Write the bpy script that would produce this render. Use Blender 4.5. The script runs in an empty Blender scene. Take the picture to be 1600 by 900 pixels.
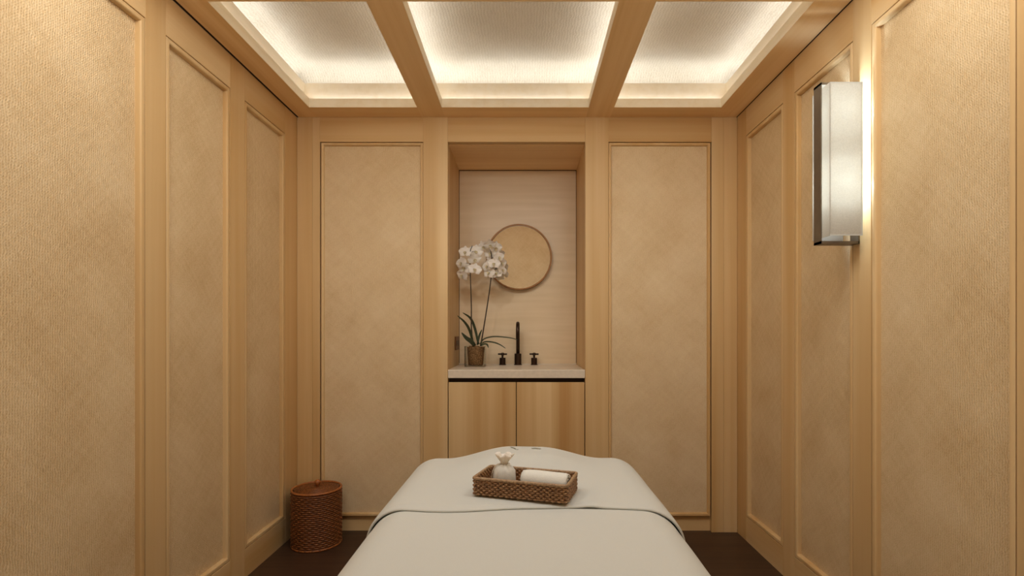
import bpy, bmesh, math, random
from mathutils import Vector, Matrix, noise
random.seed(7)
S = bpy.context.scene
COL = S.collection
PI = math.pi

# ------------------------------------------------------------------ helpers
def srgb(r, g, b):
    f = lambda c: (c/255/12.92) if c/255 <= .04045 else ((c/255+.055)/1.055)**2.4
    return (f(r), f(g), f(b), 1)

def new_mat(name):
    m = bpy.data.materials.new(name); m.use_nodes = True
    nt = m.node_tree; nt.nodes.clear()
    out = nt.nodes.new('ShaderNodeOutputMaterial')
    p = nt.nodes.new('ShaderNodeBsdfPrincipled')
    nt.links.new(p.outputs[0], out.inputs[0])
    return m, nt, p, out

def N(nt, t, **kw):
    n = nt.nodes.new(t)
    for k, v in kw.items():
        if k.startswith('i_'):
            n.inputs[int(k[2:])].default_value = v
        else:
            setattr(n, k, v)
    return n

def math_n(nt, op, a, b=None, c=None):
    n = nt.nodes.new('ShaderNodeMath'); n.operation = op
    for i, v in enumerate((a, b, c)):
        if v is None: continue
        if isinstance(v, (int, float)): n.inputs[i].default_value = v
        else: nt.links.new(v, n.inputs[i])
    return n.outputs[0]

def ramp(nt, fac, stops):
    r = nt.nodes.new('ShaderNodeValToRGB')
    e = r.color_ramp.elements
    while len(e) < len(stops): e.new(.5)
    for el, (p, c) in zip(e, stops): el.position = p; el.color = c
    nt.links.new(fac, r.inputs[0])
    return r.outputs[0]

def mixc(nt, fac, a, b, mode='MIX'):
    n = nt.nodes.new('ShaderNodeMix'); n.data_type = 'RGBA'; n.blend_type = mode
    for s, v in ((n.inputs[0], fac), (n.inputs[6], a), (n.inputs[7], b)):
        if isinstance(v, (int, float)): s.default_value = v
        elif isinstance(v, tuple): s.default_value = v
        else: nt.links.new(v, s)
    return n.outputs[2]

def coords(nt, scale=(1,1,1), rot=(0,0,0), rnd=0):
    tc = nt.nodes.new('ShaderNodeTexCoord')
    mp = nt.nodes.new('ShaderNodeMapping')
    mp.inputs['Scale'].default_value = scale
    mp.inputs['Rotation'].default_value = rot
    nt.links.new(tc.outputs['Object'], mp.inputs[0])
    if rnd:
        oi = nt.nodes.new('ShaderNodeObjectInfo')
        cx = nt.nodes.new('ShaderNodeCombineXYZ')
        for i, k in enumerate((17.3, 29.1, 41.7)):
            nt.links.new(math_n(nt, 'MULTIPLY', oi.outputs['Random'], k*rnd), cx.inputs[i])
        nt.links.new(cx.outputs[0], mp.inputs['Location'])
    return mp.outputs[0], tc

def bump(nt, p, h, strength=.3, dist=.002):
    b = nt.nodes.new('ShaderNodeBump')
    b.inputs['Strength'].default_value = strength
    b.inputs['Distance'].default_value = dist
    nt.links.new(h, b.inputs['Height'])
    nt.links.new(b.outputs[0], p.inputs['Normal'])

def plain(name, col, rough=.5, metal=0, bump_scale=0, bump_str=.2, var=.06):
    m, nt, p, o = new_mat(name)
    v, _ = coords(nt)
    nz = N(nt, 'ShaderNodeTexNoise'); nz.inputs['Scale'].default_value = bump_scale or 30
    nz.inputs['Detail'].default_value = 3
    nt.links.new(v, nz.inputs[0])
    d = tuple(c*(1-var) for c in col[:3])+(1,); l = tuple(min(1, c*(1+var)) for c in col[:3])+(1,)
    nt.links.new(ramp(nt, nz.outputs[0], [(.3, d), (.7, l)]), p.inputs['Base Color'])
    p.inputs['Roughness'].default_value = rough; p.inputs['Metallic'].default_value = metal
    if bump_scale: bump(nt, p, nz.outputs[0], bump_str, .001)
    return m

def wood(name, axis, base, dark, light, rough=.45, freq=1.0, contrast=1.25, planks=0):
    """long straight-grained timber, grain running along axis (0,1,2)"""
    m, nt, p, o = new_mat(name)
    sc = [26*freq]*3; sc[axis] = .55
    v, _ = coords(nt, tuple(sc), rnd=1)
    n1 = N(nt, 'ShaderNodeTexNoise'); n1.inputs['Scale'].default_value = 1; n1.inputs['Detail'].default_value = 4; n1.inputs['Distortion'].default_value = .25
    nt.links.new(v, n1.inputs[0])
    sc2 = [150*freq]*3; sc2[axis] = 1.6
    v2, _ = coords(nt, tuple(sc2), rnd=1)
    n2 = N(nt, 'ShaderNodeTexNoise'); n2.inputs['Scale'].default_value = 1; n2.inputs['Detail'].default_value = 2
    nt.links.new(v2, n2.inputs[0])
    sc3 = [5*freq]*3; sc3[axis] = .25
    v3, _ = coords(nt, tuple(sc3), rnd=1)
    n3 = N(nt, 'ShaderNodeTexNoise'); n3.inputs['Scale'].default_value = 1; n3.inputs['Detail'].default_value = 2
    nt.links.new(v3, n3.inputs[0])
    h = .15*contrast
    c1 = ramp(nt, n1.outputs[0], [(.5-h-.12, dark), (.5, base), (.5+h+.12, light)])
    c2 = mixc(nt, math_n(nt, 'MULTIPLY', n2.outputs[0], .35*contrast), c1, dark)
    c3 = mixc(nt, .45*contrast, c2, ramp(nt, n3.outputs[0], [(.35, dark), (.65, light)]))
    oi = N(nt, 'ShaderNodeObjectInfo')
    hsv = N(nt, 'ShaderNodeHueSaturation')
    nt.links.new(c3, hsv.inputs['Color'])
    nt.links.new(math_n(nt, 'MULTIPLY_ADD', oi.outputs['Random'], .10, .95), hsv.inputs['Value'])
    colr = hsv.outputs[0]
    if planks:
        tc = N(nt, 'ShaderNodeTexCoord'); sp = N(nt, 'ShaderNodeSeparateXYZ'); nt.links.new(tc.outputs['Object'], sp.inputs[0])
        fl = math_n(nt, 'FLOOR', math_n(nt, 'DIVIDE', sp.outputs[0], planks))
        wn = N(nt, 'ShaderNodeTexWhiteNoise'); wn.noise_dimensions = '1D'; nt.links.new(fl, wn.inputs['W'])
        colr = mixc(nt, math_n(nt, 'MULTIPLY', wn.outputs['Value'], .16), colr, dark, 'MULTIPLY')
    nt.links.new(colr, p.inputs['Base Color'])
    p.inputs['Roughness'].default_value = rough
    p.inputs['Specular IOR Level'].default_value = .3
    bump(nt, p, n2.outputs[0], .08, .001)
    return m

def woven(name, base, dark, light, pitch=.006, diag=.35, strength=.6, dist=.002, sfreq=45, flat=False):
    """woven raffia wall covering; u runs along the wall, v up"""
    m, nt, p, o = new_mat(name)
    tc = N(nt, 'ShaderNodeTexCoord')
    sep = N(nt, 'ShaderNodeSeparateXYZ'); nt.links.new(tc.outputs['Object'], sep.inputs[0])
    u = math_n(nt, 'ADD', sep.outputs[0], sep.outputs[1]); w = sep.outputs[2]
    if flat: u, w = sep.outputs[0], sep.outputs[1]
    # slight waviness of the threads
    nz = N(nt, 'ShaderNodeTexNoise'); nz.inputs['Scale'].default_value = 35; nz.inputs['Detail'].default_value = 2
    nt.links.new(tc.outputs['Object'], nz.inputs[0])
    wob = math_n(nt, 'MULTIPLY', nz.outputs[0], pitch*1.6)
    k = 2*PI/pitch
    su = math_n(nt, 'SINE', math_n(nt, 'MULTIPLY', math_n(nt, 'ADD', u, wob), k))
    sv = math_n(nt, 'SINE', math_n(nt, 'MULTIPLY', math_n(nt, 'ADD', w, wob), k))
    weave = math_n(nt, 'ADD', math_n(nt, 'MULTIPLY_ADD', math_n(nt, 'MULTIPLY', su, sv), .22, .5), math_n(nt, 'MULTIPLY', su, .28))
    # diagonal splints
    def streak(sign):
        a = math_n(nt, 'ADD', u, math_n(nt, 'MULTIPLY', w, sign))
        b = math_n(nt, 'SUBTRACT', u, math_n(nt, 'MULTIPLY', w, sign))
        cx = N(nt, 'ShaderNodeCombineXYZ')
        nt.links.new(math_n(nt, 'MULTIPLY', a, sfreq), cx.inputs[0]); nt.links.new(math_n(nt, 'MULTIPLY', b, 5.0), cx.inputs[1])
        n = N(nt, 'ShaderNodeTexNoise'); n.inputs['Scale'].default_value = 1; n.inputs['Detail'].default_value = 3
        nt.links.new(cx.outputs[0], n.inputs[0]); return n.outputs[0]
    dsum = math_n(nt, 'MULTIPLY', math_n(nt, 'ADD', streak(1), streak(-1)), .5)
    big = N(nt, 'ShaderNodeTexNoise'); big.inputs['Scale'].default_value = 4; big.inputs['Detail'].default_value = 3
    nt.links.new(tc.outputs['Object'], big.inputs[0])
    fine = N(nt, 'ShaderNodeTexNoise'); fine.inputs['Scale'].default_value = 220; fine.inputs['Detail'].default_value = 2
    nt.links.new(tc.outputs['Object'], fine.inputs[0])
    f = math_n(nt, 'ADD', math_n(nt, 'MULTIPLY', dsum, diag*1.6), math_n(nt, 'MULTIPLY', weave, .22))
    f = math_n(nt, 'ADD', f, math_n(nt, 'MULTIPLY', big.outputs[0], .35))
    f = math_n(nt, 'ADD', f, math_n(nt, 'MULTIPLY', fine.outputs[0], .40))
    mid = diag*.8+.11+.175+.2
    c = ramp(nt, math_n(nt, 'ADD', f, .5-mid), [(.22, dark), (.5, base), (.78, light)])
    nt.links.new(c, p.inputs['Base Color'])
    p.inputs['Roughness'].default_value = .7; p.inputs['Specular IOR Level'].default_value = .2
    hh = math_n(nt, 'ADD', weave, math_n(nt, 'MULTIPLY', fine.outputs[0], .6))
    hh = math_n(nt, 'ADD', hh, math_n(nt, 'MULTIPLY', dsum, 1.2*diag))
    bump(nt, p, hh, strength, dist)
    return m

# ------------------------------------------------------------------ mesh helpers
def V(*a): return Vector(a)

def finish(name, bm, mat, parent=None, origin=(0,0,0), smooth=False, kind=None):
    bmesh.ops.remove_doubles(bm, verts=bm.verts, dist=1e-6)
    bmesh.ops.recalc_face_normals(bm, faces=bm.faces)
    if any(origin): bmesh.ops.translate(bm, verts=bm.verts, vec=-Vector(origin))
    me = bpy.data.meshes.new(name); bm.to_mesh(me); bm.free()
    if smooth:
        for f in me.polygons: f.use_smooth = True
    for mm in (mat if isinstance(mat, (list, tuple)) else [mat]): me.materials.append(mm)
    o = bpy.data.objects.new(name, me); COL.objects.link(o)
    if parent: o.parent = parent
    elif any(origin): o.location = origin
    if kind: o['kind'] = kind
    return o

def empty(name, loc, label=None, cat=None, group=None, kind=None, rz=0):
    o = bpy.data.objects.new(name, None); COL.objects.link(o)
    o.location = loc; o.rotation_euler = (0,0,rz); o.empty_display_size = .05
    if label: o['label'] = label
    if cat: o['category'] = cat
    if group: o['group'] = group
    if kind: o['kind'] = kind
    return o

def tag(o, label, cat, group=None):
    o['label'] = label; o['category'] = cat
    if group: o['group'] = group
    return o

def box(bm, x0, x1, y0, y1, z0, z1, bev=0, seg=2):
    r = bmesh.ops.create_cube(bm, size=1)
    vs = r['verts']
    for v in vs:
        v.co = V(x0+(v.co.x+.5)*(x1-x0), y0+(v.co.y+.5)*(y1-y0), z0+(v.co.z+.5)*(z1-z0))
    if bev:
        es = list({e for v in vs for e in v.link_edges})
        bmesh.ops.bevel(bm, geom=es, offset=bev, segments=seg, affect='EDGES', profile=.5)

def BX(name, x0, x1, y0, y1, z0, z1, mat, parent=None, origin=(0,0,0), bev=0, kind=None):
    bm = bmesh.new(); box(bm, min(x0,x1), max(x0,x1), min(y0,y1), max(y0,y1), z0, z1, bev)
    return finish(name, bm, mat, parent, origin, False, kind)

def tube(bm, pts, r, n=8, closed=False, caps=True):
    pts = [Vector(p) for p in pts]; m = len(pts)
    rr = r if isinstance(r, (list, tuple)) else [r]*m
    rings = []; prev = None
    for i, p in enumerate(pts):
        a = pts[(i-1) % m] if (closed or i > 0) else pts[i]
        b = pts[(i+1) % m] if (closed or i < m-1) else pts[i]
        t = (b-a).normalized()
        if prev is None:
            up = V(0,0,1) if abs(t.z) < .9 else V(1,0,0)
            nn = (up-t*up.dot(t)).normalized()
        else:
            nn = (prev-t*prev.dot(t)).normalized()
        prev = nn; bb = t.cross(nn)
        rings.append([bm.verts.new(p+(nn*math.cos(2*PI*k/n)+bb*math.sin(2*PI*k/n))*rr[i]) for k in range(n)])
    for i in range(m if closed else m-1):
        A, B = rings[i], rings[(i+1) % m]
        for k in range(n):
            bm.faces.new((A[k], A[(k+1) % n], B[(k+1) % n], B[k]))
    if caps and not closed:
        bm.faces.new(rings[0]); bm.faces.new(rings[-1])

def lathe(bm, prof, n=32, c=(0,0,0), cap0=True, cap1=True):
    rings = []
    for r, z in prof:
        rings.append([bm.verts.new((c[0]+r*math.cos(2*PI*k/n), c[1]+r*math.sin(2*PI*k/n), c[2]+z)) for k in range(n)])
    for A, B in zip(rings, rings[1:]):
        for k in range(n):
            bm.faces.new((A[k], A[(k+1) % n], B[(k+1) % n], B[k]))
    if cap0: bm.faces.new(rings[0])
    if cap1: bm.faces.new(rings[-1])

def catmull(pts, n=8):
    P = [Vector(p) for p in pts]; P = [2*P[0]-P[1]]+P+[2*P[-1]-P[-2]]
    out = []
    for i in range(1, len(P)-2):
        for k in range(n):
            t = k/n
            out.append(.5*((2*P[i])+(P[i+1]-P[i-1])*t+(2*P[i-1]-5*P[i]+4*P[i+1]-P[i+2])*t*t+(3*P[i]-P[i-1]-3*P[i+1]+P[i+2])*t**3))
    out.append(P[-2]); return out

def frame_sweep(bm, u0, u1, v0, v1, prof, mp):
    """mitred moulding round a rectangle. prof: (inset, height) points; mp(u,v,n) -> world"""
    rings = []
    for ins, h in prof:
        rings.append([bm.verts.new(mp(u, v, h)) for u, v in ((u0+ins, v0+ins), (u1-ins, v0+ins), (u1-ins, v1-ins), (u0+ins, v1-ins))])
    for A, B in zip(rings, rings[1:]):
        for k in range(4):
            bm.faces.new((A[k], A[(k+1) % 4], B[(k+1) % 4], B[k]))

def sstep(a, b, x):
    t = max(0, min(1, (x-a)/(b-a))); return t*t*(3-2*t)

# ------------------------------------------------------------------ materials
WB, WD, WL = srgb(210,179,129), srgb(191,151,95), srgb(221,196,152)
M = {}
for ax, nm in ((0,'x'),(1,'y'),(2,'z')):
    M['wood_'+nm] = wood('larch_wood_'+nm, ax, WB, WD, WL)
    M['soffit_'+nm] = wood('soffit_wood_'+nm, ax, srgb(232,199,148), srgb(220,183,128), srgb(240,211,164), contrast=.6)  # larch tones lightened to stand in for upward light on the undersides
M['door_wood'] = wood('cabinet_wood', 2, srgb(208,175,124), srgb(188,146,90), srgb(226,200,154), contrast=1.4, planks=.113, freq=1.7)
M['lip'] = wood('lit_lip_wood', 1, srgb(246,236,214), srgb(240,228,202), srgb(248,240,222), contrast=.5)  # cove light put into the pale tone of coffer lip and fascia
M['woven'] = woven('raffia_weave', srgb(209,184,143), srgb(178,146,102), srgb(227,207,172), pitch=.0075, diag=.22)
M['woven_door'] = woven('raffia_weave_diagonal', srgb(214,191,153), srgb(190,161,118), srgb(228,210,177), pitch=.008, diag=.24, strength=.4, sfreq=26)
M['ceil_weave'] = woven('ceiling_weave', srgb(204,195,176), srgb(180,168,145), srgb(220,213,198), pitch=.014, diag=.10, strength=.6, flat=True)
M['reveal'] = plain('dark_shadow_gap', srgb(52,34,18), .8)
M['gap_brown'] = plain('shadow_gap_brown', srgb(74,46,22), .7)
M['bead'] = M['wood_z']
M['white'] = plain('white_cove_paint', srgb(232,226,212), .8)
M['bronze'] = plain('dark_bronze', srgb(58,42,32), .38, .75)
M['plate'] = plain('bronze_plate', srgb(112,72,38), .45, .5)
M['sconce_metal'] = plain('sconce_bronze', srgb(112,100,84), .42, .55)
M['stone'] = plain('pale_stone', srgb(214,203,184), .35, 0, 55, .03, .05)
M['leaf'] = plain('orchid_leaf', srgb(56,66,44), .38, 0, 18, .15, .25)
M['stem'] = plain('orchid_stem', srgb(48,36,24), .5, 0, 60, .1, .2)
M['lip_fl'] = plain('orchid_lip', srgb(196,184,150), .6)
M['sheet'] = plain('cotton_sheet', srgb(194,196,190), .85, 0, 420, .12, .015)
M['towel'] = plain('towel_cotton', srgb(214,215,208), .95, 0, 320, .6, .03)
M['mattress'] = plain('mattress_vinyl', srgb(200,190,172), .6)
M['pipe'] = plain('cord_cotton', srgb(205,196,180), .8)

def niche_mat():
    m, nt, p, o = new_mat('niche_lacquer')
    v, _ = coords(nt, (2, 2, 30))
    n = N(nt, 'ShaderNodeTexNoise'); n.inputs['Scale'].default_value = 1; n.inputs['Detail'].default_value = 2
    nt.links.new(v, n.inputs[0])
    nt.links.new(ramp(nt, n.outputs[0], [(.3, srgb(212,192,158)), (.7, srgb(220,201,170))]), p.inputs['Base Color'])
    p.inputs['Roughness'].default_value = .32; p.inputs['Specular IOR Level'].default_value = .4
    return m
M['niche'] = niche_mat()

def floor_mat():
    m, nt, p, o = new_mat('dark_plank_floor')
    tc = N(nt, 'ShaderNodeTexCoord')
    br = N(nt, 'ShaderNodeTexBrick')
    br.offset = .37
    br.inputs['Scale'].default_value = 1; br.inputs['Brick Width'].default_value = 1.4; br.inputs['Row Height'].default_value = .13
    br.inputs['Mortar Size'].default_value = .0015; br.inputs['Color1'].default_value = (.35,.35,.35,1); br.inputs['Color2'].default_value = (.65,.65,.65,1)
    br.inputs['Mortar'].default_value = (0,0,0,1)
    nt.links.new(tc.outputs['Object'], br.inputs[0])
    v, _ = coords(nt, (1.5, 45, 45))
    n = N(nt, 'ShaderNodeTexNoise'); n.inputs['Scale'].default_value = 1; n.inputs['Detail'].default_value = 4
    nt.links.new(v, n.inputs[0])
    f = math_n(nt, 'ADD', math_n(nt, 'MULTIPLY', n.outputs[0], .6), math_n(nt, 'MULTIPLY', br.outputs[0], .4))
    nt.links.new(ramp(nt, f, [(.1, srgb(30,19,12)), (.45, srgb(58,39,26)), (.75, srgb(80,56,38))]), p.inputs['Base Color'])
    p.inputs['Roughness'].default_value = .45
    bump(nt, p, f, .15, .001)
    return m
M['floor'] = floor_mat()

def rattan(name, base, dark, light, rough=.5, sc=(170,170,200)):
    m, nt, p, o = new_mat(name)
    v, _ = coords(nt, sc)
    n = N(nt, 'ShaderNodeTexNoise'); n.inputs['Scale'].default_value = 1; n.inputs['Detail'].default_value = 3
    nt.links.new(v, n.inputs[0])
    nt.links.new(ramp(nt, n.outputs[0], [(.3, dark), (.5, base), (.72, light)]), p.inputs['Base Color'])
    p.inputs['Roughness'].default_value = rough
    return m
M['rattan_tray'] = rattan('rattan_grey_brown', srgb(140,104,70), srgb(92,62,38), srgb(178,142,104))
M['rattan_rim'] = rattan('rattan_rim', srgb(150,122,90), srgb(120,92,64), srgb(172,146,112))
M['rattan_red'] = rattan('rattan_red_brown', srgb(116,66,28), srgb(76,40,16), srgb(146,92,46), .45)
M['rattan_red_rim'] = rattan('rattan_red_rim', srgb(156,92,42), srgb(126,68,28), srgb(180,116,62), .45)
M['bark'] = rattan('orchid_bark', srgb(132,92,52), srgb(70,44,24), srgb(186,146,98), .85)

def glass(name):
    m, nt, p, o = new_mat(name)
    nt.nodes.remove(p)
    tr = N(nt, 'ShaderNodeBsdfTransparent'); tr.inputs[0].default_value = (.965,.975,.965,1)
    gl = N(nt, 'ShaderNodeBsdfGlossy'); gl.inputs['Roughness'].default_value = .02
    lw = N(nt, 'ShaderNodeFresnel'); lw.inputs[0].default_value = 1.3
    mx = N(nt, 'ShaderNodeMixShader')
    nt.links.new(lw.outputs[0], mx.inputs[0]); nt.links.new(tr.outputs[0], mx.inputs[1]); nt.links.new(gl.outputs[0], mx.inputs[2]); nt.links.new(mx.outputs[0], o.inputs[0])
    return m
M['glass'] = glass('clear_glass')
def mirror_mat():
    m, nt, p, o = new_mat('mirror_silver')
    p.inputs['Base Color'].default_value = (.93,.92,.9,1); p.inputs['Metallic'].default_value = 1; p.inputs['Roughness'].default_value = .02
    return m
M['mirror'] = mirror_mat()
M['mirror_rim'] = plain('mirror_bronze_rim', srgb(138,94,46), .45, .35)
def petal_mat():
    m, nt, p, o = new_mat('orchid_petal')
    v, _ = coords(nt)
    n = N(nt, 'ShaderNodeTexNoise'); n.inputs['Scale'].default_value = 60; nt.links.new(v, n.inputs[0])
    nt.links.new(ramp(nt, n.outputs[0], [(.3, srgb(238,234,226)), (.7, srgb(250,248,242))]), p.inputs['Base Color'])
    p.inputs['Roughness'].default_value = .6
    tr = N(nt, 'ShaderNodeBsdfTranslucent'); tr.inputs[0].default_value = srgb(245,240,228)
    mx = N(nt, 'ShaderNodeMixShader'); mx.inputs[0].default_value = .3
    nt.links.new(p.outputs[0], mx.inputs[1]); nt.links.new(tr.outputs[0], mx.inputs[2]); nt.links.new(mx.outputs[0], o.inputs[0])
    return m
M['petal'] = petal_mat()
def shade_mat():
    m, nt, p, o = new_mat('sconce_fabric')
    v, _ = coords(nt, (1,1,1))
    n = N(nt, 'ShaderNodeTexNoise'); n.inputs['Scale'].default_value = 300; nt.links.new(v, n.inputs[0])
    c = ramp(nt, n.outputs[0], [(.3, srgb(196,190,178)), (.7, srgb(207,201,189))])
    nt.links.new(c, p.inputs['Base Color']); p.inputs['Roughness'].default_value = .8
    tr = N(nt, 'ShaderNodeBsdfTranslucent'); nt.links.new(c, tr.inputs[0])
    mx = N(nt, 'ShaderNodeMixShader'); mx.inputs[0].default_value = .5
    nt.links.new(p.outputs[0], mx.inputs[1]); nt.links.new(tr.outputs[0], mx.inputs[2]); nt.links.new(mx.outputs[0], o.inputs[0])
    return m
M['shade'] = shade_mat()

# ------------------------------------------------------------------ room dimensions (metres, camera at 0,0,1.134 looking +Y)
XL, XR, YB, YF = -1.29, 1.203, 2.90, -1.10
ZS = 2.351                       # underside of the coffered soffit
OZ, IZ = 2.203, .131             # top / bottom of the wall panel openings
st = dict(kind='structure')

# ---------------- floor
BX('floor', XL-.1, XR+.1, YF-.1, YB+.06, -.05, 0, M['floor'], kind='structure')

# ---------------- side walls
BEAD = [(0,-.03),(0,-.0015),(.0012,-.0004),(.012,.0),(.0150,-.0008),(.0172,-.003),(.018,-.007),(.018,-.022)]
def side_wall(name, X, sgn, openings, stile_w):
    """sgn +1: wall on the left facing +X"""
    P = lambda u, v, n: (X+sgn*n, u, v)
    root = BX(name, X-sgn*.03, X-sgn*.09, YF, YB+.05, 0, 2.70, M['wood_z'], kind='structure')
    edges = [YF]+[e for o in openings for e in o]+[YB]
    for a, b in zip(edges[0::2], edges[1::2]):
        BX('stile', X, X-sgn*.03, a, b-.0005, 0, ZS+.0, M['wood_z'], root, bev=.0008)
    for a, b in openings:
        BX('rail', X-sgn*.0002, X-sgn*.03, a, b, OZ, ZS, M['wood_y'], root, bev=.0008)
        BX('rail', X-sgn*.0002, X-sgn*.03, a, b, 0, IZ, M['wood_y'], root, bev=.0008)
        BX('woven_panel', X-sgn*.020, X-sgn*.03, a+.004, b-.004, IZ+.004, OZ-.004, M['woven'], root)
        BX('groove_backing', X-sgn*.027, X-sgn*.03, a, b, IZ, OZ, M['reveal'], root)
        bm = bmesh.new(); frame_sweep(bm, a+.0035, b-.0035, IZ+.0035, OZ-.0035, BEAD, P)
        finish('moulding', bm, M['wood_z'], root)
    return root
side_wall('wall_left', XL, 1, [(-.92,-.22),(-.10,.44),(.55,1.10),(1.20,1.742),(1.841,2.243),(2.36,2.755)], .1)
side_wall('wall_right', XR, -1, [(-.92,-.25),(-.10,.48),(.60,1.135),(1.253,1.779),(1.878,2.286),(2.388,2.785)], .1)

# ---------------- wall behind the camera (seen in the mirror)
wf = BX('wall_front', XL, XR, YF-.1, YF-.03, 0, 2.70, M['wood_z'], kind='structure')
for a, b in ((XL,-1.0),(.85,XR)):
    BX('stile', a, b, YF-.03, YF, 0, ZS, M['wood_z'], wf)
BX('rail', -1.0, .85, YF-.03, YF, OZ+.05, ZS, M['wood_x'], wf); BX('rail', -1.0, .85, YF-.03, YF, 0, IZ, M['wood_x'], wf)
BX('woven_panel', -1.0, .85, YF-.03, YF-.015, IZ, OZ+.05, M['woven_door'], wf)

# ---------------- back wall with two panelled closet doors and the vanity niche
NX0, NX1, NZ1, NY1 = -.4366, .3424, 2.210, 3.40
wb = bpy.data.objects.new('wall_back', None)
bm = bmesh.new()
box(bm, XL-.09, NX0-.03, YB+.045, YB+.08, 0, ZS+.0); box(bm, NX1+.03, XR+.09, YB+.045, YB+.08, 0, ZS)
box(bm, NX0-.03, NX1+.03, YB+.045, YB+.08, NZ1+.03, ZS)
wb = finish('wall_back', bm, M['wood_z'], kind='structure')
def zb(py): return 1.134+(519-py)/276
def xb(px): return (px-820)/276
ZR = 2.2120
for a, b in ((XL, xb(488)), (xb(488), xb(499.6)), (xb(661), NX0), (NX1, xb(951)), (xb(1112), xb(1131)), (xb(1131), XR)):
    BX('stile', a+.0003, b-.0003, YB, YB+.045, 0, ZS, M['wood_z'], wb, bev=.0008)
for a, b in ((xb(499.6), xb(661)), (NX0, NX1), (xb(951), xb(1112))):
    BX('rail', a, b, YB+.0004, YB+.045, ZR, ZS, M['wood_x'], wb, bev=.0008)
for a, b in ((xb(499.6), xb(661)), (xb(951), xb(1112))):
    BX('kick_board', a, b, YB+.026, YB+.045, 0, .09, M['wood_x'], wb)
PB = lambda u, v, n: (u, YB+.003-n, v)
DB = [(0,-.024),(0,0),(.0012,.001),(.011,.001),(.0125,0),(.014,-.002),(.016,-.012)]
def closet(nm, a, b, gap_a, gap_b):
    root = BX(nm, a+.004, b-.004, YB+.028, YB+.045, .088, ZR-.004, M['reveal'], kind='structure')
    BX('woven_panel', a+gap_a+.014, b-gap_b-.014, YB+.0145, YB+.026, .094+.014, ZR-.006-.014, M['woven_door'], root)
    bm = bmesh.new(); frame_sweep(bm, a+gap_a, b-gap_b, .092, ZR-.0045, DB, PB)
    finish('moulding', bm, M['wood_z'], root)
closet('door_1', xb(499.6), xb(661), .0065, .0015)
closet('door_2', xb(951), xb(1112), .0015, .0065)

# niche lining
nl = BX('wall_niche', NX0-.03, NX1+.03, NY1, NY1+.04, 0, NZ1+.03, M['niche'], kind='structure')
BX('side_lining', NX0-.03, NX0, YB+.045, NY1, 0, NZ1, M['wood_z'], nl)
BX('side_lining', NX1, NX1+.03, YB+.045, NY1, 0, NZ1, M['wood_z'], nl)
BX('top_lining', NX0-.03, NX1+.03, YB+.045, NY1, NZ1, NZ1+.03, M['soffit_x'], nl)
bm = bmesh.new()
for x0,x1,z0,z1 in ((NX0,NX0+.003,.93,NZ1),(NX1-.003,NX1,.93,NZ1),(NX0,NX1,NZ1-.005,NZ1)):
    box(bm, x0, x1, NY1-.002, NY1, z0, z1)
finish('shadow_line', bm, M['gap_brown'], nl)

# ---------------- coffered ceiling
xs = [(-1.169,-.583),(-.451,.347),(.483,1.065)]
ys = [(1.885,2.774),(.76,1.65),(-.37,.525)]
ZL, ZF, ZP = 2.398, 2.503, 2.613
ce = BX('ceiling', XL-.09, XR+.09, YF-.1, YB+.08, ZP+.03, ZP+.08, M['white'], kind='structure')
E = .042; T = .012
BX('soffit_border', XL+.010, xs[0][0], YF, YB, ZS, ZL, M['soffit_y'], ce)
BX('soffit_border', xs[2][1], XR-.006, YF, YB, ZS, ZL, M['soffit_y'], ce)
BX('shadow_gap', XL-.03, XL+.010, YF, YB, ZS+.004, ZL, M['reveal'], ce)
BX('shadow_gap', XR-.006, XR+.03, YF, YB, ZS+.004, ZL, M['reveal'], ce)
yedges = [YB+.03]+[e for r in ys for e in (r[1], r[0])]+[YF]
for b, a in zip(yedges[0::2], yedges[1::2]):
    for x0, x1 in xs:
        BX('soffit_border', x0, x1, a, b, ZS+.0002, ZL-.0002, M['soffit_x'], ce)
for a, b in ((xs[0][1], xs[1][0]), (xs[1][1], xs[2][0])):
    BX('ceiling_beam', a, b, YF, YB, ZS-.0006, ZL, M['soffit_y'], ce)
for y0, y1 in ys:
    for x0, x1 in xs:
        # lit-toned edge facing of the opening and the set-back upper fascia
        bm = bmesh.new()
        box(bm, x0-.001, x0+.0015, y0, y1, ZS+.001, ZL+.001); box(bm, x1-.0015, x1+.001, y0, y1, ZS+.001, ZL+.001)
        box(bm, x0, x1, y0-.001, y0+.0015, ZS+.001, ZL+.001); box(bm, x0, x1, y1-.0015, y1+.001, ZS+.001, ZL+.001)
        finish('edge_lip', bm, M['lip'], ce)
        bm = bmesh.new()
        box(bm, x0-E-T, x0-E, y0-E-T, y1+E+T, ZL, ZF); box(bm, x1+E, x1+E+T, y0-E-T, y1+E+T, ZL, ZF)
        box(bm, x0-E, x1+E, y0-E-T, y0-E, ZL, ZF); box(bm, x0-E, x1+E, y1+E, y1+E+T, ZL, ZF)
        finish('fascia', bm, M['lip'], ce)
# woven ceiling panel with coved edge
bm = bmesh.new()
R = .10
def cove(d):   # d: distance in from the outer edge -> drop
    return 0 if d >= R else R-math.sqrt(max(0, R*R-(R-d)**2))
ox0, ox1, oy0, oy1 = XL-.025, XR+.025, YF, YB+.035
def samples(a, b):
    s = [a+R*(1-math.cos(t*PI/2/10)) for t in range(11)]
    return s+[a+R+(b-a-2*R)*k/12 for k in range(1, 12)]+[b-R*(1-math.cos(t*PI/2/10)) for t in range(10,-1,-1)]
gx, gy = samples(ox0, ox1), samples(oy0, oy1)
grid = [[bm.verts.new((x, y, ZP-max(cove(min(x-ox0, ox1-x)), cove(oy1-y)))) for x in gx] for y in gy]
for i in range(len(gy)-1):
    for j in range(len(gx)-1):
        bm.faces.new((grid[i][j], grid[i][j+1], grid[i+1][j+1], grid[i+1][j]))
finish('woven_ceiling_panel', bm, M['ceil_weave'], ce, smooth=True)

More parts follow.
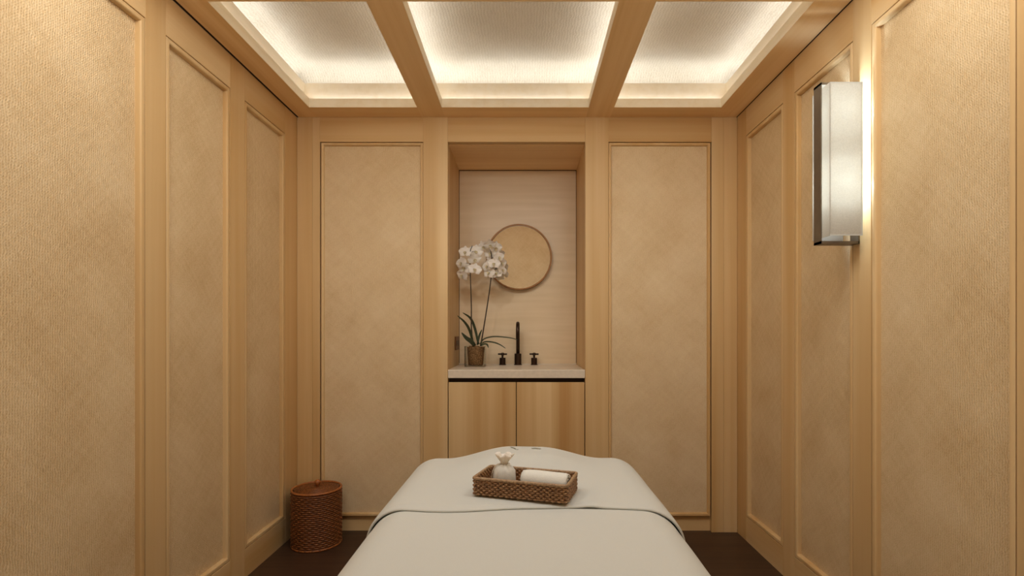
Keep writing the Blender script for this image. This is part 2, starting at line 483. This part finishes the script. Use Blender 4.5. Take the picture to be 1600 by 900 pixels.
# ---------------- lights
def area(name, loc, sx, sy, power, col, up=False):
    l = bpy.data.lights.new(name, 'AREA'); l.shape = 'RECTANGLE'; l.size = sx; l.size_y = sy; l.energy = power; l.color = col
    o = bpy.data.objects.new(name, l); COL.objects.link(o); o.location = loc
    if up: o.rotation_euler = (PI, 0, 0)
    return o
LEDC = (.94, .97, 1.0)
WPM = 1.05
zl = ZF+.004
for r, (y0, y1) in enumerate(ys):
    L = y1-y0+.17; yc = (y0+y1)/2
    for x in (xs[0][0]-.085, (xs[0][1]+xs[1][0])/2, (xs[1][1]+xs[2][0])/2, xs[2][1]+.085):
        area('cove_led', (x, yc, zl), .03, L, WPM*L, LEDC, True)
    for i, (x0, x1) in enumerate(xs):
        a0, a1 = x0-(.08 if i == 0 else .05), x1+(.08 if i == 2 else .05)
        for y in (y1+.085, y0-.085):
            area('cove_led', ((a0+a1)/2, y, zl), a1-a0, .03, WPM*(a1-a0), LEDC, True)
        if r == 0:   # second, weaker tape on the ledge in front of the fascia
            for x in (x0-.021, x1+.021):
                area('ledge_led', (x, yc, ZL+.004), .012, y1-y0, .30*(y1-y0), LEDC, True)
            area('ledge_led', ((x0+x1)/2, y1+.021, ZL+.004), x1-x0, .012, .30*(x1-x0), LEDC, True)
# unseen soft fill added behind the camera, tilted up to brighten the timber soffit
a = area('soffit_fill_light', (0, -.75, .45), 1.6, .5, 14, (1.0, .97, .93), True)
a.rotation_euler = (math.radians(180-38), 0, 0)
# broad unseen fill lamps added over the near half to brighten the room
for y0, y1 in ys[1:]:
    for x0, x1 in xs:
        a = area('overhead_fill_light', ((x0+x1)/2, (y0+y1)/2, ZS+.03), (x1-x0)*.8, (y1-y0)*.6, (8.0 if x0 < -.5 or x1 > .5 else 10.5) if y0 > .6 else (6.0 if -.5 < x0 < 0 else .01), (1.0, .975, .94))
        a.rotation_euler = (math.radians(32 if y0 > .6 else -35), 0, 0)
sp = bpy.data.lights.new('niche_spot', 'SPOT'); sp.energy = 26; sp.spot_size = math.radians(34); sp.spot_blend = .8; sp.shadow_soft_size = .03; sp.color = (1,.97,.92)
so_ = bpy.data.objects.new('niche_spot', sp); COL.objects.link(so_); so_.location = (-.40, 1.75, ZS-.004)
so_.rotation_euler = (V(-.08, 3.3, 1.35)-so_.location).to_track_quat('-Z', 'Y').to_euler()

# ---------------- sconce on the right wall
SX0, SX1, SY0, SY1, SZ0, SZ1 = 1.067, 1.180, 1.790, 1.900, 1.134+.338, 1.134+.875
sr = (XR, 1.845, 1.70)
sc = empty('wall_sconce', sr, 'tall box wall sconce with off-white fabric shade in a dark bronze bracket', 'wall lamp')
bm = bmesh.new(); t = .002
for z0, z1 in ((SZ0, SZ1),):
    box(bm, SX0, SX1, SY0, SY0+t, z0, z1); box(bm, SX0, SX1, SY1-t, SY1, z0, z1)
    box(bm, SX0, SX0+t, SY0+t, SY1-t, z0, z1)
finish('lamp_shade', bm, M['shade'], sc, sr)
bm = bmesh.new()
for z in (SZ0, SZ1-.004):
    box(bm, SX0-.0006, SX1, SY0-.0006, SY0, z, z+.004)
    box(bm, SX1-.003, SX1+.001, SY0-.0008, SY0+.003, SZ0, SZ1)
finish('shade_trim', bm, M['sheet'], sc, sr)
bm = bmesh.new()
BY0, BY1 = 1.838, 1.884
box(bm, SX0-.004, SX0-.0007, BY0, BY1, 1.134+.318, 1.134+.897)
box(bm, SX0-.004, XR-.001, BY0, BY1, 1.134+.318, 1.134+.327)
box(bm, SX0-.004, XR-.001, BY0, BY1, 1.134+.888, 1.134+.897)
finish('bracket', bm, M['sconce_metal'], sc, sr)
BX('wall_plate', XR-.006, XR-.0003, BY0-.0, BY1, 1.134+.318, 1.134+.897, M['sconce_metal'], sc, sr)
for z in (1.134+.47, 1.134+.73):
    bm = bmesh.new()
    bmesh.ops.create_uvsphere(bm, u_segments=16, v_segments=10, radius=.012, matrix=Matrix.Translation((1.135, 1.845, z+.022)))
    lathe(bm, [(.008,-.02),(.009,.014)], 12, (1.135, 1.845, z))
    finish('bulb', bm, M['white'], sc, sr, True)
    bm = bmesh.new(); tube(bm, [(XR-.005, 1.8605, z-.02), (1.135, 1.86, z-.02), (1.135, 1.845, z-.02)], .004, 8)
    finish('bulb_arm', bm, M['sconce_metal'], sc, sr)
    l = bpy.data.lights.new('sconce_bulb', 'POINT'); l.energy = 5.6; l.color = (.66,.82,1); l.shadow_soft_size = .02
    o = bpy.data.objects.new('sconce_bulb', l); COL.objects.link(o); o.location = (1.128, 1.838, z+.058)

# ---------------- vanity cabinet, worktop, taps
CB, CT = .873, .921
cr = ((NX0+NX1)/2, 3.13, 0)
cab = empty('vanity_cabinet', cr, 'larch wood vanity cabinet with two plain doors set under the niche worktop', 'cabinet')
bm = bmesh.new()
box(bm, NX0+.002, NX1-.002, YB+.045, NY1-.005, .08, .868); 
finish('carcass', bm, M['reveal'], cab, cr)
BX('plinth', NX0+.002, NX1-.002, YB+.04, YB+.055, 0, .08, M['wood_x'], cab, cr)
xm = xb(806.7)
for a, b in ((NX0+.004, xm-.0022), (xm+.0022, NX1-.004)):
    BX('door', a, b, YB+.002, YB+.022, .082, zb(597.6), M['door_wood'], cab, cr, bev=.001)
bm = bmesh.new()
box(bm, NX0+.001, NX1-.001, YB-.001, NY1-.003, CB, CT, .003)
box(bm, NX0+.001, NX1-.001, NY1-.016, NY1-.0025, CT, CT+.004)
tag(finish('worktop', bm, M['stone'], None, ((NX0+NX1)/2, 3.15, CB)), 'pale stone worktop slab filling the bottom of the niche', 'worktop')

fy = 3.335
fr = (xb(0)*0-.0435, fy, CT)
fx = (809.3-820)*fy/800
fr = (fx, fy, CT)
fa = empty('basin_faucet', fr, 'tall dark bronze gooseneck spout standing between the two cross-handle taps', 'faucet')
bm = bmesh.new(); lathe(bm, [(.026,0),(.026,.004),(.0225,.005),(.0225,.072),(.0205,.074),(.012,.075)], 28, fr)
finish('spout_base', bm, M['bronze'], fa, fr, False)
bm = bmesh.new()
pts = [V(fx, fy, CT+.07), V(fx, fy, CT+.215)]
rA = .055
pts += [V(fx, fy-rA+rA*math.cos(a), CT+.215+rA*math.sin(a)) for a in [PI*k/14 for k in range(1, 15)]]
pts += [V(fx, fy-2*rA, CT+.17)]
tube(bm, pts, .0115, 16)
finish('spout', bm, M['bronze'], fa, fr, True)
def tap(px, label):
    x = (px-820)*fy/800; r = (x, fy, CT)
    root = empty('cross_handle_tap', r, label, 'tap', 'cross-handle taps beside the spout')
    bm = bmesh.new(); lathe(bm, [(.0235,0),(.0235,.003),(.0195,.004),(.0195,.044),(.018,.046),(.008,.0465)], 28, r)
    finish('tap_base', bm, M['bronze'], root, r)
    bm = bmesh.new(); lathe(bm, [(.0065,.045),(.0065,.066)], 14, r)
    tube(bm, [(x-.029, fy+.006, CT+.070), (x+.029, fy-.006, CT+.070)], .0052, 10)
    tube(bm, [(x-.006, fy-.029, CT+.070), (x+.006, fy+.029, CT+.070)], .0052, 10)
    lathe(bm, [(.010,.062),(.010,.077),(.007,.079)], 14, r)
    finish('cross_handle', bm, M['bronze'], root, r)
tap(785.2, 'small dark bronze cross-handle tap left of the spout, nearer the orchid')
tap(834.6, 'small dark bronze cross-handle tap right of the spout')

# ---------------- round mirror
mx, mz, mr = (811-820)*3.385/800, 1.134+(519-402.3)*3.385/800, .2165
mo = (mx, NY1-.001, mz)
mi = empty('round_mirror', mo, 'round mirror in a thin bronze rim on the niche back wall', 'mirror')
bm = bmesh.new(); n = 96
prof = [(mr-.006,0),(mr,0),(mr,-.040),(mr-.001,-.042),(mr-.009,-.042),(mr-.010,-.040),(mr-.010,0)]
rings = [[bm.verts.new((mx+r*math.cos(2*PI*k/n), mo[1]+d, mz+r*math.sin(2*PI*k/n))) for k in range(n)] for r, d in prof]
for A, B in zip(rings, rings[1:]):
    for k in range(n): bm.faces.new((A[k], A[(k+1)%n], B[(k+1)%n], B[k]))
finish('frame', bm, M['mirror_rim'], mi, mo, False)
bm = bmesh.new()
tilt = math.radians(3.6)
ring = [bm.verts.new((mx+(mr-.0098)*math.cos(2*PI*k/n), mo[1]-.0165-math.sin(tilt)*(mr-.0098)*math.sin(2*PI*k/n), mz+(mr-.0098)*math.sin(2*PI*k/n))) for k in range(n)]
bm.faces.new(ring); 
finish('mirror_glass', bm, M['mirror'], mi, mo)

# ---------------- outlet plate on the niche side
op = (NX0, 3.26, 1.062)
pl = empty('wall_socket_plate', op, 'small bronze socket plate on the left side of the niche', 'socket')
BX('plate', NX0+.0003, NX0+.008, 3.19, 3.335, 1.021, 1.107, M['plate'], pl, op, bev=.002)
for y in (3.225, 3.30):
    bm = bmesh.new()
    mt = Matrix.Translation((NX0+.0085, y, 1.064)) @ Matrix.Rotation(PI/2, 4, 'Y')
    bmesh.ops.create_cone(bm, cap_ends=True, segments=24, radius1=.019, radius2=.017, depth=.003, matrix=mt)
    finish('socket', bm, M['bronze'], pl, op)

# ---------------- orchid in a square glass vase
vx, vy = -.305, 3.185
orr = (vx, vy, CT)
orc = empty('potted_orchid', orr, 'white moth orchid with two flower stems in a square glass vase', 'plant')
hv = .0625
bm = bmesh.new(); g = .003
box(bm, vx-hv, vx+hv, vy-hv, vy+hv, CT+.0003, CT+.007)
for a in (-1, 1):
    box(bm, vx+a*hv-(g if a > 0 else 0), vx+a*hv+(g if a < 0 else 0), vy-hv, vy+hv, CT+.007, CT+.128)
    box(bm, vx-hv+g, vx+hv-g, vy+a*hv-(g if a > 0 else 0), vy+a*hv+(g if a < 0 else 0), CT+.007, CT+.128)
finish('glass_vase', bm, M['glass'], orc, orr)
bm = bmesh.new()
lathe(bm, [(.043,.0085),(.046,.012),(.054,.118),(.056,.122),(.052,.122),(.05,.112)], 32, orr, True, False)
lathe(bm, [(.05,.112),(.001,.118)], 32, orr, False, True)
# lumpy bark
for v in bm.verts:
    nn = noise.noise(v.co*70); v.co += V(nn, noise.noise(v.co*70+V(5,5,5)), nn)*.003
finish('bark_pot', bm, M['bark'], orc, orr, True)
bm = bmesh.new()
for k in range(26):
    a = random.uniform(0, 2*PI); r = random.uniform(0, .04)
    box_c = V(vx+r*math.cos(a), vy+r*math.sin(a), CT+.119+random.uniform(0,.006))
    mt = Matrix.Translation(box_c) @ Matrix.Rotation(random.uniform(0,3), 4, (random.random(), random.random(), 1)) @ Matrix.Diagonal((.018,.011,.007,1))
    bmesh.ops.create_icosphere(bm, subdivisions=1, radius=1, matrix=mt @ Matrix.Diagonal((.6,.6,.6,1)))
finish('bark_chips', bm, M['bark'], orc, orr)
def P(px, py, y): return V((px-820)*y/800, y, 1.134+(519-py)*y/800)
def leaf(pix, ya, yb, w, tw=0.0):
    pts = catmull([P(px, py, ya+(yb-ya)*i/(len(pix)-1)) for i, (px, py) in enumerate(pix)], 8)
    bm = bmesh.new(); m = len(pts); rows = []
    view = V(0,-1,.15).normalized()
    for i, p in enumerate(pts):
        t = i/(m-1)
        tan = (pts[min(m-1,i+1)]-pts[max(0,i-1)]).normalized()
        side = tan.cross(view).normalized()
        side = (side*math.cos(tw)+side.cross(tan)*math.sin(tw)).normalized()
        up = side.cross(tan).normalized()
        ww = w*(math.sin(PI*min(1, .16+t*.84))**.6)*(1-.15*t)+.0006
        if t > .985: ww = .0008
        rows.append([bm.verts.new(p+side*ww*s+up*abs(s)*ww*.35) for s in (-1,-.5,0,.5,1)])
    for A, B in zip(rows, rows[1:]):
        for k in range(4): bm.faces.new((A[k], A[k+1], B[k+1], B[k]))
    o = finish('leaf', bm, M['leaf'], orc, orr, True)
    md = o.modifiers.new('thick', 'SOLIDIFY'); md.thickness = .002; md.offset = 0
leaf([(740,538),(734,516),(726,503),(714.5,493)], 3.17, 3.12, .0085, .5)
leaf([(748,538),(742,512),(735,497),(723,488.5)], 3.20, 3.26, .009, .5)
leaf([(742,540),(736,533),(729,528),(721,519.5)], 3.15, 3.10, .014, .3)
leaf([(750,538),(757,530),(772,526.5),(795,528),(809,531)], 3.18, 3.17, .008, 1.0)
leaf([(751,538),(759,534.5),(771,535.5),(781,539),(790,544.5)], 3.15, 3.10, .0085, 1.0)
leaf([(752,540),(757,538),(761,539),(763,543.5)], 3.13, 3.11, .008, .8)
leaf([(746,539),(749,525),(753,515)], 3.22, 3.27, .007, .4)
stemL = catmull([P(739,541,3.18),P(736.5,510,3.18),P(736.5,480,3.17),P(735,430,3.15),P(734.5,405,3.14),P(735,392,3.12),P(738,384,3.09)], 8)
stemR = catmull([P(751,541,3.19),P(757,505,3.19),P(764,460,3.18),P(768,425,3.17),P(768,400,3.15),P(764,385,3.13),P(757,382,3.10)], 8)
for s in (stemL, stemR):
    bm = bmesh.new(); tube(bm, s, [.0042-.0022*i/len(s) for i in range(len(s))], 8)
    finish('flower_stem', bm, M['stem'], orc, orr, True)
# one moth-orchid flower facing -Y at the origin, radius ~ .038
def petal(bm, ang, L, W, cup, back):
    nu, nv = 7, 6; rows = []
    d = V(math.cos(ang), 0, math.sin(ang)); sd = V(-math.sin(ang), 0, math.cos(ang))
    for i in range(nu+1):
        t = i/nu; w = W*max(.02, math.sin(PI*(.07+.9*t)**.8))**.7
        rows.append([bm.verts.new(d*L*t*(1-.07*abs(s)*abs(s)*0)+sd*w*s+V(0, back-cup*t*t*.6-cup*abs(s)*.35*math.sin(PI*t)+.002*math.sin(s*5+ang*3)*t, 0)) for s in [-1+2*k/nv for k in range(nv+1)]])
    for A, B in zip(rows, rows[1:]):
        for k in range(nv): bm.faces.new((A[k], A[k+1], B[k+1], B[k]))
bm = bmesh.new()
for a, L, W, c, b in ((PI/2,.034,.0135,.006,.004),(PI/2+2.2,.033,.0125,.005,.004),(PI/2-2.2,.033,.0125,.005,.004),(.18,.037,.022,.007,0),(PI-.18,.037,.022,.007,0)):
    petal(bm, a, L, W, c, b)
flower_me = finish('flower', bm, M['petal'], orc, (0,0,0), True)
bm = bmesh.new()
petal(bm, -PI/2, .017, .0055, .016, -.002); petal(bm, -PI/2+1.1, .010, .005, .014, -.003); petal(bm, -PI/2-1.1, .010, .005, .014, -.003)
bmesh.ops.create_icosphere(bm, subdivisions=2, radius=.0035, matrix=Matrix.Translation((0,-.006,.0015)))
lip0 = finish('lip', bm, M['lip_fl'], flower_me, (0,0,0), True)
FL = [(727,394,.1,0),(743,393,-.25,.15),(721.5,411,.6,0),(726,419,.3,-.1),(742,421,-.1,0),(723,430,.6,.2),(741,405,-.4,.5),
      (756,385,.6,.5),(766,382,.1,.8),(774,387,-.5,.4),(767,396,.2,.1),(779,402,-.6,.1),(772,412,.1,0),(783,411,-.8,0),(762,416,.7,-.1),(765,427,.6,-.4),(775,428,-.1,-.5),(784,422,-.8,-.3),(770,404,.5,.4)]
for i, (px, py, yaw, pit) in enumerate(FL):
    y = random.uniform(3.10, 3.15) if i < 7 else random.uniform(3.10, 3.17)
    o = flower_me if i == 0 else flower_me.copy()
    if i:
        COL.objects.link(o); l = lip0.copy(); COL.objects.link(l); l.parent = o
    o.parent = orc
    p = P(px, py, y)-V(*orr)
    o.location = p
    s = random.uniform(1.12, 1.3)*(1.0 if i < 7 else .95)
    o.scale = (s, s, s)
    o.rotation_euler = (pit, random.uniform(-.3,.3), -yaw*1.1)
    # pedicel joins the flower to its stem
    stem = stemL if i < 7 else stemR
    q = min(stem, key=lambda a: (a-(p+V(*orr))).length)
    bm = bmesh.new(); a = p+V(*orr)+V(0,.004,0); tube(bm, [a, (a+q)/2+V(0,.003,.004), q], .0012, 6)
    finish('pedicel', bm, M['stem'], orc, orr, True)

# ---------------- lidded rattan basket on the floor
bx, by, br_, bh = -1.118, 2.752, .128, .302
bo = (bx, by, 0)
bas = empty('lidded_basket', bo, 'round red-brown rattan basket with a lid on the floor in the left corner', 'basket')
bm = bmesh.new()
rows, per = 27, 44
for k in range(rows):
    z = .008+k*(bh-.018)/rows; rad = br_-.005
    pts = []
    for i in range(per*5):
        a = 2*PI*i/(per*5)
        r = rad+.0024*math.sin(a*per/2+(PI if k % 2 else 0)) 
        pts.append((bx+r*math.cos(a), by+r*math.sin(a), z))
    tube(bm, pts, .0053, 6, True)
lathe(bm, [(br_-.010,.002),(br_-.010,bh-.012)], 48, bo, True, False)
finish('basket_body', bm, M['rattan_red'], bas, bo, True)
bm = bmesh.new()
bm.free()
for nm, z, r in (('rim', bh-.006, .0062), ('foot_ring', .0062, .006)):
    bm = bmesh.new()
    tube(bm, [(bx+(br_-.004)*math.cos(2*PI*i/72), by+(br_-.004)*math.sin(2*PI*i/72), z) for i in range(72)], r, 8, True)
    finish(nm, bm, M['rattan_red_rim'], bas, bo, True)
bm = bmesh.new()
for k in range(15):
    r = .006+k*.0074
    tube(bm, [(bx+r*math.cos(2*PI*i/60), by+r*math.sin(2*PI*i/60), bh-.001+.0012*math.sin(i*2+(k%2)*PI)*(1 if k>3 else .2)-.010*(r/.115)**2) for i in range(60)], .0044, 5, True)
lathe(bm, [(.113,-.013),(.001,-.007)], 40, (bx,by,bh), True, True)
lid = finish('lid', bm, M['rattan_red'], bas, bo, True)
bm = bmesh.new(); lathe(bm, [(.008,-.004),(.007,.010),(.012,.015),(.0165,.024),(.0155,.032),(.009,.039),(.002,.041)], 20, (bx+.004,by,bh))
finish('knob', bm, M['rattan_red_rim'], lid, bo, True)

# ---------------- massage table and its covers
HB = .674                        # top of the sheet
BY_0, BY_1 = .12, 1.93
to = (0, 1.0, 0)
mt_ = empty('massage_table', to, 'padded massage table hidden under the white covers in mid room', 'massage table')
bm = bmesh.new(); box(bm, -.36, .36, BY_0+.05, BY_1-.06, HB-.13, HB-.030, .04, 4)
finish('mattress', bm, M['mattress'], mt_, to, True)
BX('base_frame', -.33, .33, BY_0+.12, BY_1-.13, HB-.21, HB-.13, M['door_wood'], mt_, to, bev=.004)
for x in (-.29, .29):
    for y in (BY_0+.18, BY_1-.19):
        BX('leg', x-.03, x+.03, y-.03, y+.03, 0, HB-.21, M['wood_z'], mt_, to, bev=.004)

def cover(name, hw, y0, y1, ztop, zbot, r, off, hem=None, cuts=90):
    bm = bmesh.new()
    bmesh.ops.create_cube(bm, size=1)
    bmesh.ops.subdivide_edges(bm, edges=bm.edges[:], cuts=cuts, use_grid_fill=True)
    big = y0 if hem is None else y0-1
    dele = []
    for v in bm.verts:
        q = V(v.co.x*2*hw, y0+(v.co.y+.5)*(y1-y0), zbot+(v.co.z+.5)*(ztop-zbot))
        if v.co.z < -.499 or (hem is not None and v.co.y < -.499 and v.co.z < .499 and abs(v.co.x) < .499): dele.append(v)
        ymin = y0+r if hem is None else -9
        c = V(max(-hw+r, min(hw-r, q.x)), max(ymin, min(y1-r, q.y)), min(q.z, ztop-r))
        d = q-c
        if d.length > 1e-6 and (abs(d.x) > 1e-6 or abs(d.y) > 1e-6 or d.z > 1e-6):
            # use the box distance so flat regions stay flat
            q = c+d.normalized()*r
        t = (q.y-y0)
        nx = d.normalized() if d.length > 1e-6 else V(0,0,1)
        # face-cradle bump under the head end
        hump = .043*(1-sstep(.05,.28,abs(q.x-.003)))*sstep(1.58,1.74,q.y)*(1-.55*sstep(1.85,1.93,q.y))
        top = sstep(ztop-r*1.1, ztop-.3*r, q.z)
        q.z += hump*top
        # soft waves
        w = noise.noise(V(q.x*3.1, q.y*2.3, .7))*.004+noise.noise(V(q.x*9, q.y*7, 3.1))*.0010
        q += nx*w
        drop = max(0, (ztop-r)-q.z)
        q += V(nx.x, nx.y, 0)*(.022*math.sin(q.y*17+q.x*3+1.2*math.sin(q.y*5))*min(1, drop/.3)*.8)
        if hem is not None:
            e = 1-sstep(0, .30, t)
            q.y += (.012*math.sin(q.x*9+.6)+.014*noise.noise(V(q.x*4, 2.2, 1))-.03*abs(q.x)/hw*0)*e
            lift = -.0043*math.exp(-(t/.014)**2)+.001*math.exp(-((t-.012)/.008)**2)-.002*math.exp(-((t-.022)/.004)**2)
            rip = .0035*math.exp(-((q.x-.17)/.03)**2)*math.exp(-(t/.05)**2)
            q += nx*(lift+rip)
        v.co = q
    bmesh.ops.delete(bm, geom=dele, context='VERTS')
    return bm
sheet_bm = cover('bed_sheet', .406, BY_0, BY_1-.012, HB, .20, .105, 0)
so = (0, 1.0, .2)
o = tag(finish('bed_sheet', sheet_bm, M['sheet'], None, so, True), 'smooth white cotton sheet draped over the near end of the massage table', 'bed sheet')
ov = cover('folded_blanket', .4145, 1.318, BY_1, HB+.0085, .16, .105, 1, hem=True)
o = tag(finish('blanket', ov, M['sheet'], None, so, True), 'white hemmed blanket spread over the head end of the massage table, under the tray', 'blanket')
md = o.modifiers.new('thick', 'SOLIDIFY'); md.thickness = .0039; md.offset = -1
vg = o.vertex_groups.new(name='hem_thickness')
for v in o.data.vertices:
    vg.add([v.index], 1-math.exp(-((v.co.y+so[1]-1.318)/.014)**2), 'REPLACE')
md.vertex_group = 'hem_thickness'; md.thickness_vertex_group = .97
# two little creases over the face hole
for x, y, dx, dy in ((-.037,1.80,.012,-.020),(.040,1.80,-.016,.004)):
    zc = HB+.0085+.0430
    pts = [V(x-dx, y-dy, zc-.0005), V(x-dx*.4, y-dy*.4, zc+.0022), V(x+dx*.4, y+dy*.4, zc+.0022), V(x+dx, y+dy, zc-.0005)]
    bm = bmesh.new(); tube(bm, catmull(pts, 4), .003, 6)
    finish('crease', bm, M['sheet'], o, so, True)

# ---------------- rattan tray with pouch and rolled towel
tz = HB+.0125
ang = math.radians(-16.9)
c0 = V(-.146, 1.406, 0)
eu, ev = V(math.cos(ang), math.sin(ang), 0), V(-math.sin(ang), math.cos(ang), 0)
TW, TD, TH = .269, .141, .049
tcen = c0+eu*TW/2+ev*TD/2+V(0,0,tz)
tr = empty('rattan_tray', tcen, 'rectangular brown rattan tray lying on the white blanket', 'tray', rz=ang)
bm = bmesh.new()
def rrect(w, d, r, seg=5):
    pts = []
    for sx, sy, a0 in ((1,1,0),(-1,1,PI/2),(-1,-1,PI),(1,-1,3*PI/2)):
        for k in range(seg+1):
            a = a0+PI/2*k/seg
            pts.append(V(sx*(w/2-r)+r*math.cos(a), sy*(d/2-r)+r*math.sin(a), 0))
    return pts
def resample(pts, n):
    m = len(pts); L = [0]
    for i in range(m): L.append(L[-1]+(pts[(i+1)%m]-pts[i]).length)
    out = []; j = 0
    for k in range(n):
        s = L[-1]*k/n
        while L[j+1] < s: j += 1
        t = (s-L[j])/max(1e-9, L[j+1]-L[j]); out.append(pts[j].lerp(pts[(j+1)%m], t))
    return out
per = 96
base = resample(rrect(TW-.008, TD-.008, .008), per*4)
for k in range(8):
    z = .004+k*.0056
    pts = []
    for i, p in enumerate(base):
        nrm = (base[(i+1)%len(base)]-base[i-1]).normalized().cross(V(0,0,1))
        pts.append(p+nrm*.0025*math.sin(PI*i/4+(PI if k%2 else 0))+V(0,0,z))
    tube(bm, pts, .0032, 5, True)
box(bm, -TW/2+.005, TW/2-.005, -TD/2+.005, TD/2-.005, .001, .005)
inner = rrect(TW-.014, TD-.014, .006)
lo = [bm.verts.new(p+V(0,0,.003)) for p in inner]; hi = [bm.verts.new(p+V(0,0,TH-.005)) for p in inner]
for k in range(len(inner)): bm.faces.new((lo[k], lo[(k+1)%len(inner)], hi[(k+1)%len(inner)], hi[k]))
finish('tray_body', bm, M['rattan_tray'], tr, (0,0,0), True)
bm = bmesh.new()
tube(bm, [p+V(0,0,TH-.003) for p in resample(rrect(TW-.006, TD-.006, .007), 160)], .0044, 7, True)
finish('rim', bm, M['rattan_rim'], tr, (0,0,0), True)

# rolled towel lying along the tray
tl0, tl1 = V(.128, .066, 0), V(.258, .060, 0)
A = c0+eu*tl0.x+ev*tl0.y; B = c0+eu*tl1.x+ev*tl1.y
rt = .0315; tc_ = (A+B)/2+V(0,0,tz+.0055)
ax = (B-A).normalized(); rot = math.atan2(ax.y, ax.x); Lh = (B-A).length/2
tw = empty('rolled_towel', tc_, 'white cotton towel rolled up in the right half of the rattan tray', 'towel', rz=rot)
bm = bmesh.new()
# spiral section swept along x
turns, npt = 3.25, 100
sec = []
for i in range(npt+1):
    a = 2*PI*turns*i/npt; r = .006+(rt-.006)*(i/npt)**.85
    sec.append((r*math.cos(a+PI*.9), r*math.sin(a+PI*.9)))
nx_ = 14; rows = []
for j in range(nx_+1):
    s = -1+2*j/nx_; rr = 1-.10*abs(s)**6-.015*math.sin(s*4)
    rows.append([bm.verts.new((s*Lh+.002*noise.noise(V(y*90, z*90, s)), y*rr, rt+z*rr*.97)) for y, z in sec])
for A_, B_ in zip(rows, rows[1:]):
    for k in range(npt): bm.faces.new((A_[k], A_[k+1], B_[k+1], B_[k]))
to_ = finish('towel_roll', bm, M['towel'], tw, (0,0,0), True)
md = to_.modifiers.new('thick', 'SOLIDIFY'); md.thickness = .0039; md.offset = -1
vg = o.vertex_groups.new(name='hem_thickness')
for v in o.data.vertices:
    vg.add([v.index], 1-math.exp(-((v.co.y+so[1]-1.318)/.014)**2), 'REPLACE')
md.vertex_group = 'hem_thickness'; md.thickness_vertex_group = .97
bm = bmesh.new(); lathe(bm, [(.001,-Lh*.93),(rt-.008,-Lh*.93),(rt-.008,Lh*.93),(.001,Lh*.93)], 24)
bmesh.ops.rotate(bm, verts=bm.verts, matrix=Matrix.Rotation(PI/2, 3, 'Y')); bmesh.ops.translate(bm, verts=bm.verts, vec=(0,0,rt))
finish('towel_core', bm, M['towel'], tw, (0,0,0), True)

# drawstring pouch
pc = c0+eu*.072+ev*.066+V(0,0,tz+.0055)
po = empty('drawstring_pouch', pc, 'small white fabric pouch tied at the neck standing in the tray', 'pouch', rz=ang)
bm = bmesh.new(); n = 40; prof = [(.004,.001),(.024,.000),(.0315,.005),(.034,.018),(.033,.036),(.030,.054),(.021,.064),(.0105,.0695),(.0085,.0725)]
rings = []
for r, z in prof:
    pl_ = sstep(.04,.072,z)
    rings.append([bm.verts.new(((r*(1+.16*pl_*math.sin(9*a)))*math.cos(a), (r*.78*(1+.16*pl_*math.sin(9*a)))*math.sin(a), z)) for a in [2*PI*k/n for k in range(n)]])
for A_, B_ in zip(rings, rings[1:]):
    for k in range(n): bm.faces.new((A_[k], A_[(k+1)%n], B_[(k+1)%n], B_[k]))
bm.faces.new(rings[0])
finish('pouch_body', bm, M['towel'], po, (0,0,0), True)
bm = bmesh.new(); rings = []
for i, (r, z) in enumerate([(.0085,.072),(.0105,.076),(.016,.083),(.021,.090),(.024,.097)]):
    t = i/4
    rings.append([bm.verts.new((r*(1+.22*t*math.sin(7*a))*math.cos(a), r*.75*(1+.22*t*math.sin(7*a+.5))*math.sin(a), z+.004*t*math.sin(5*a+1))) for a in [2*PI*k/60 for k in range(60)]])
for A_, B_ in zip(rings, rings[1:]):
    for k in range(60): bm.faces.new((A_[k], A_[(k+1)%60], B_[(k+1)%60], B_[k]))
fo = finish('ruffle', bm, M['petal'], po, (0,0,0), True)
md = fo.modifiers.new('thick', 'SOLIDIFY'); md.thickness = .001
bm = bmesh.new()
tube(bm, [(.0105*math.cos(2*PI*k/24), .0088*math.sin(2*PI*k/24), .0725) for k in range(24)], .0016, 6, True)
tube(bm, catmull([(-.008,-.006,.0725),(-.022,-.012,.066),(-.031,-.016,.045),(-.034,-.012,.022),(-.036,-.010,.008)], 6), .0013, 6)
tube(bm, catmull([(.008,-.006,.0725),(.016,-.012,.077),(.022,-.012,.074)], 6), .0013, 6)
finish('drawstring', bm, M['pipe'], po, (0,0,0), True)

# ------------------------------------------------------------------ world, camera, look
w = bpy.data.worlds.new('World'); S.world = w; w.use_nodes = True
w.node_tree.nodes['Background'].inputs[0].default_value = (.9,.8,.65,1); w.node_tree.nodes['Background'].inputs[1].default_value = .02
cam = bpy.data.cameras.new('Camera'); co = bpy.data.objects.new('Camera', cam); COL.objects.link(co)
co.location = (0, 0, 1.134); co.rotation_euler = (PI/2, 0, 0)
cam.sensor_width = 36; cam.lens = 18.0; cam.shift_x = -20/1600; cam.shift_y = 69/1600; cam.clip_start = .02
S.camera = co
S.view_settings.view_transform = 'Standard'; S.view_settings.look = 'None'
S.view_settings.exposure = -.33; S.view_settings.gamma = 1
S.cycles.max_bounces = 14; S.cycles.diffuse_bounces = 10; S.cycles.transmission_bounces = 8
S.cycles.caustics_reflective = False; S.cycles.caustics_refractive = False
S.cycles.sample_clamp_indirect = 4
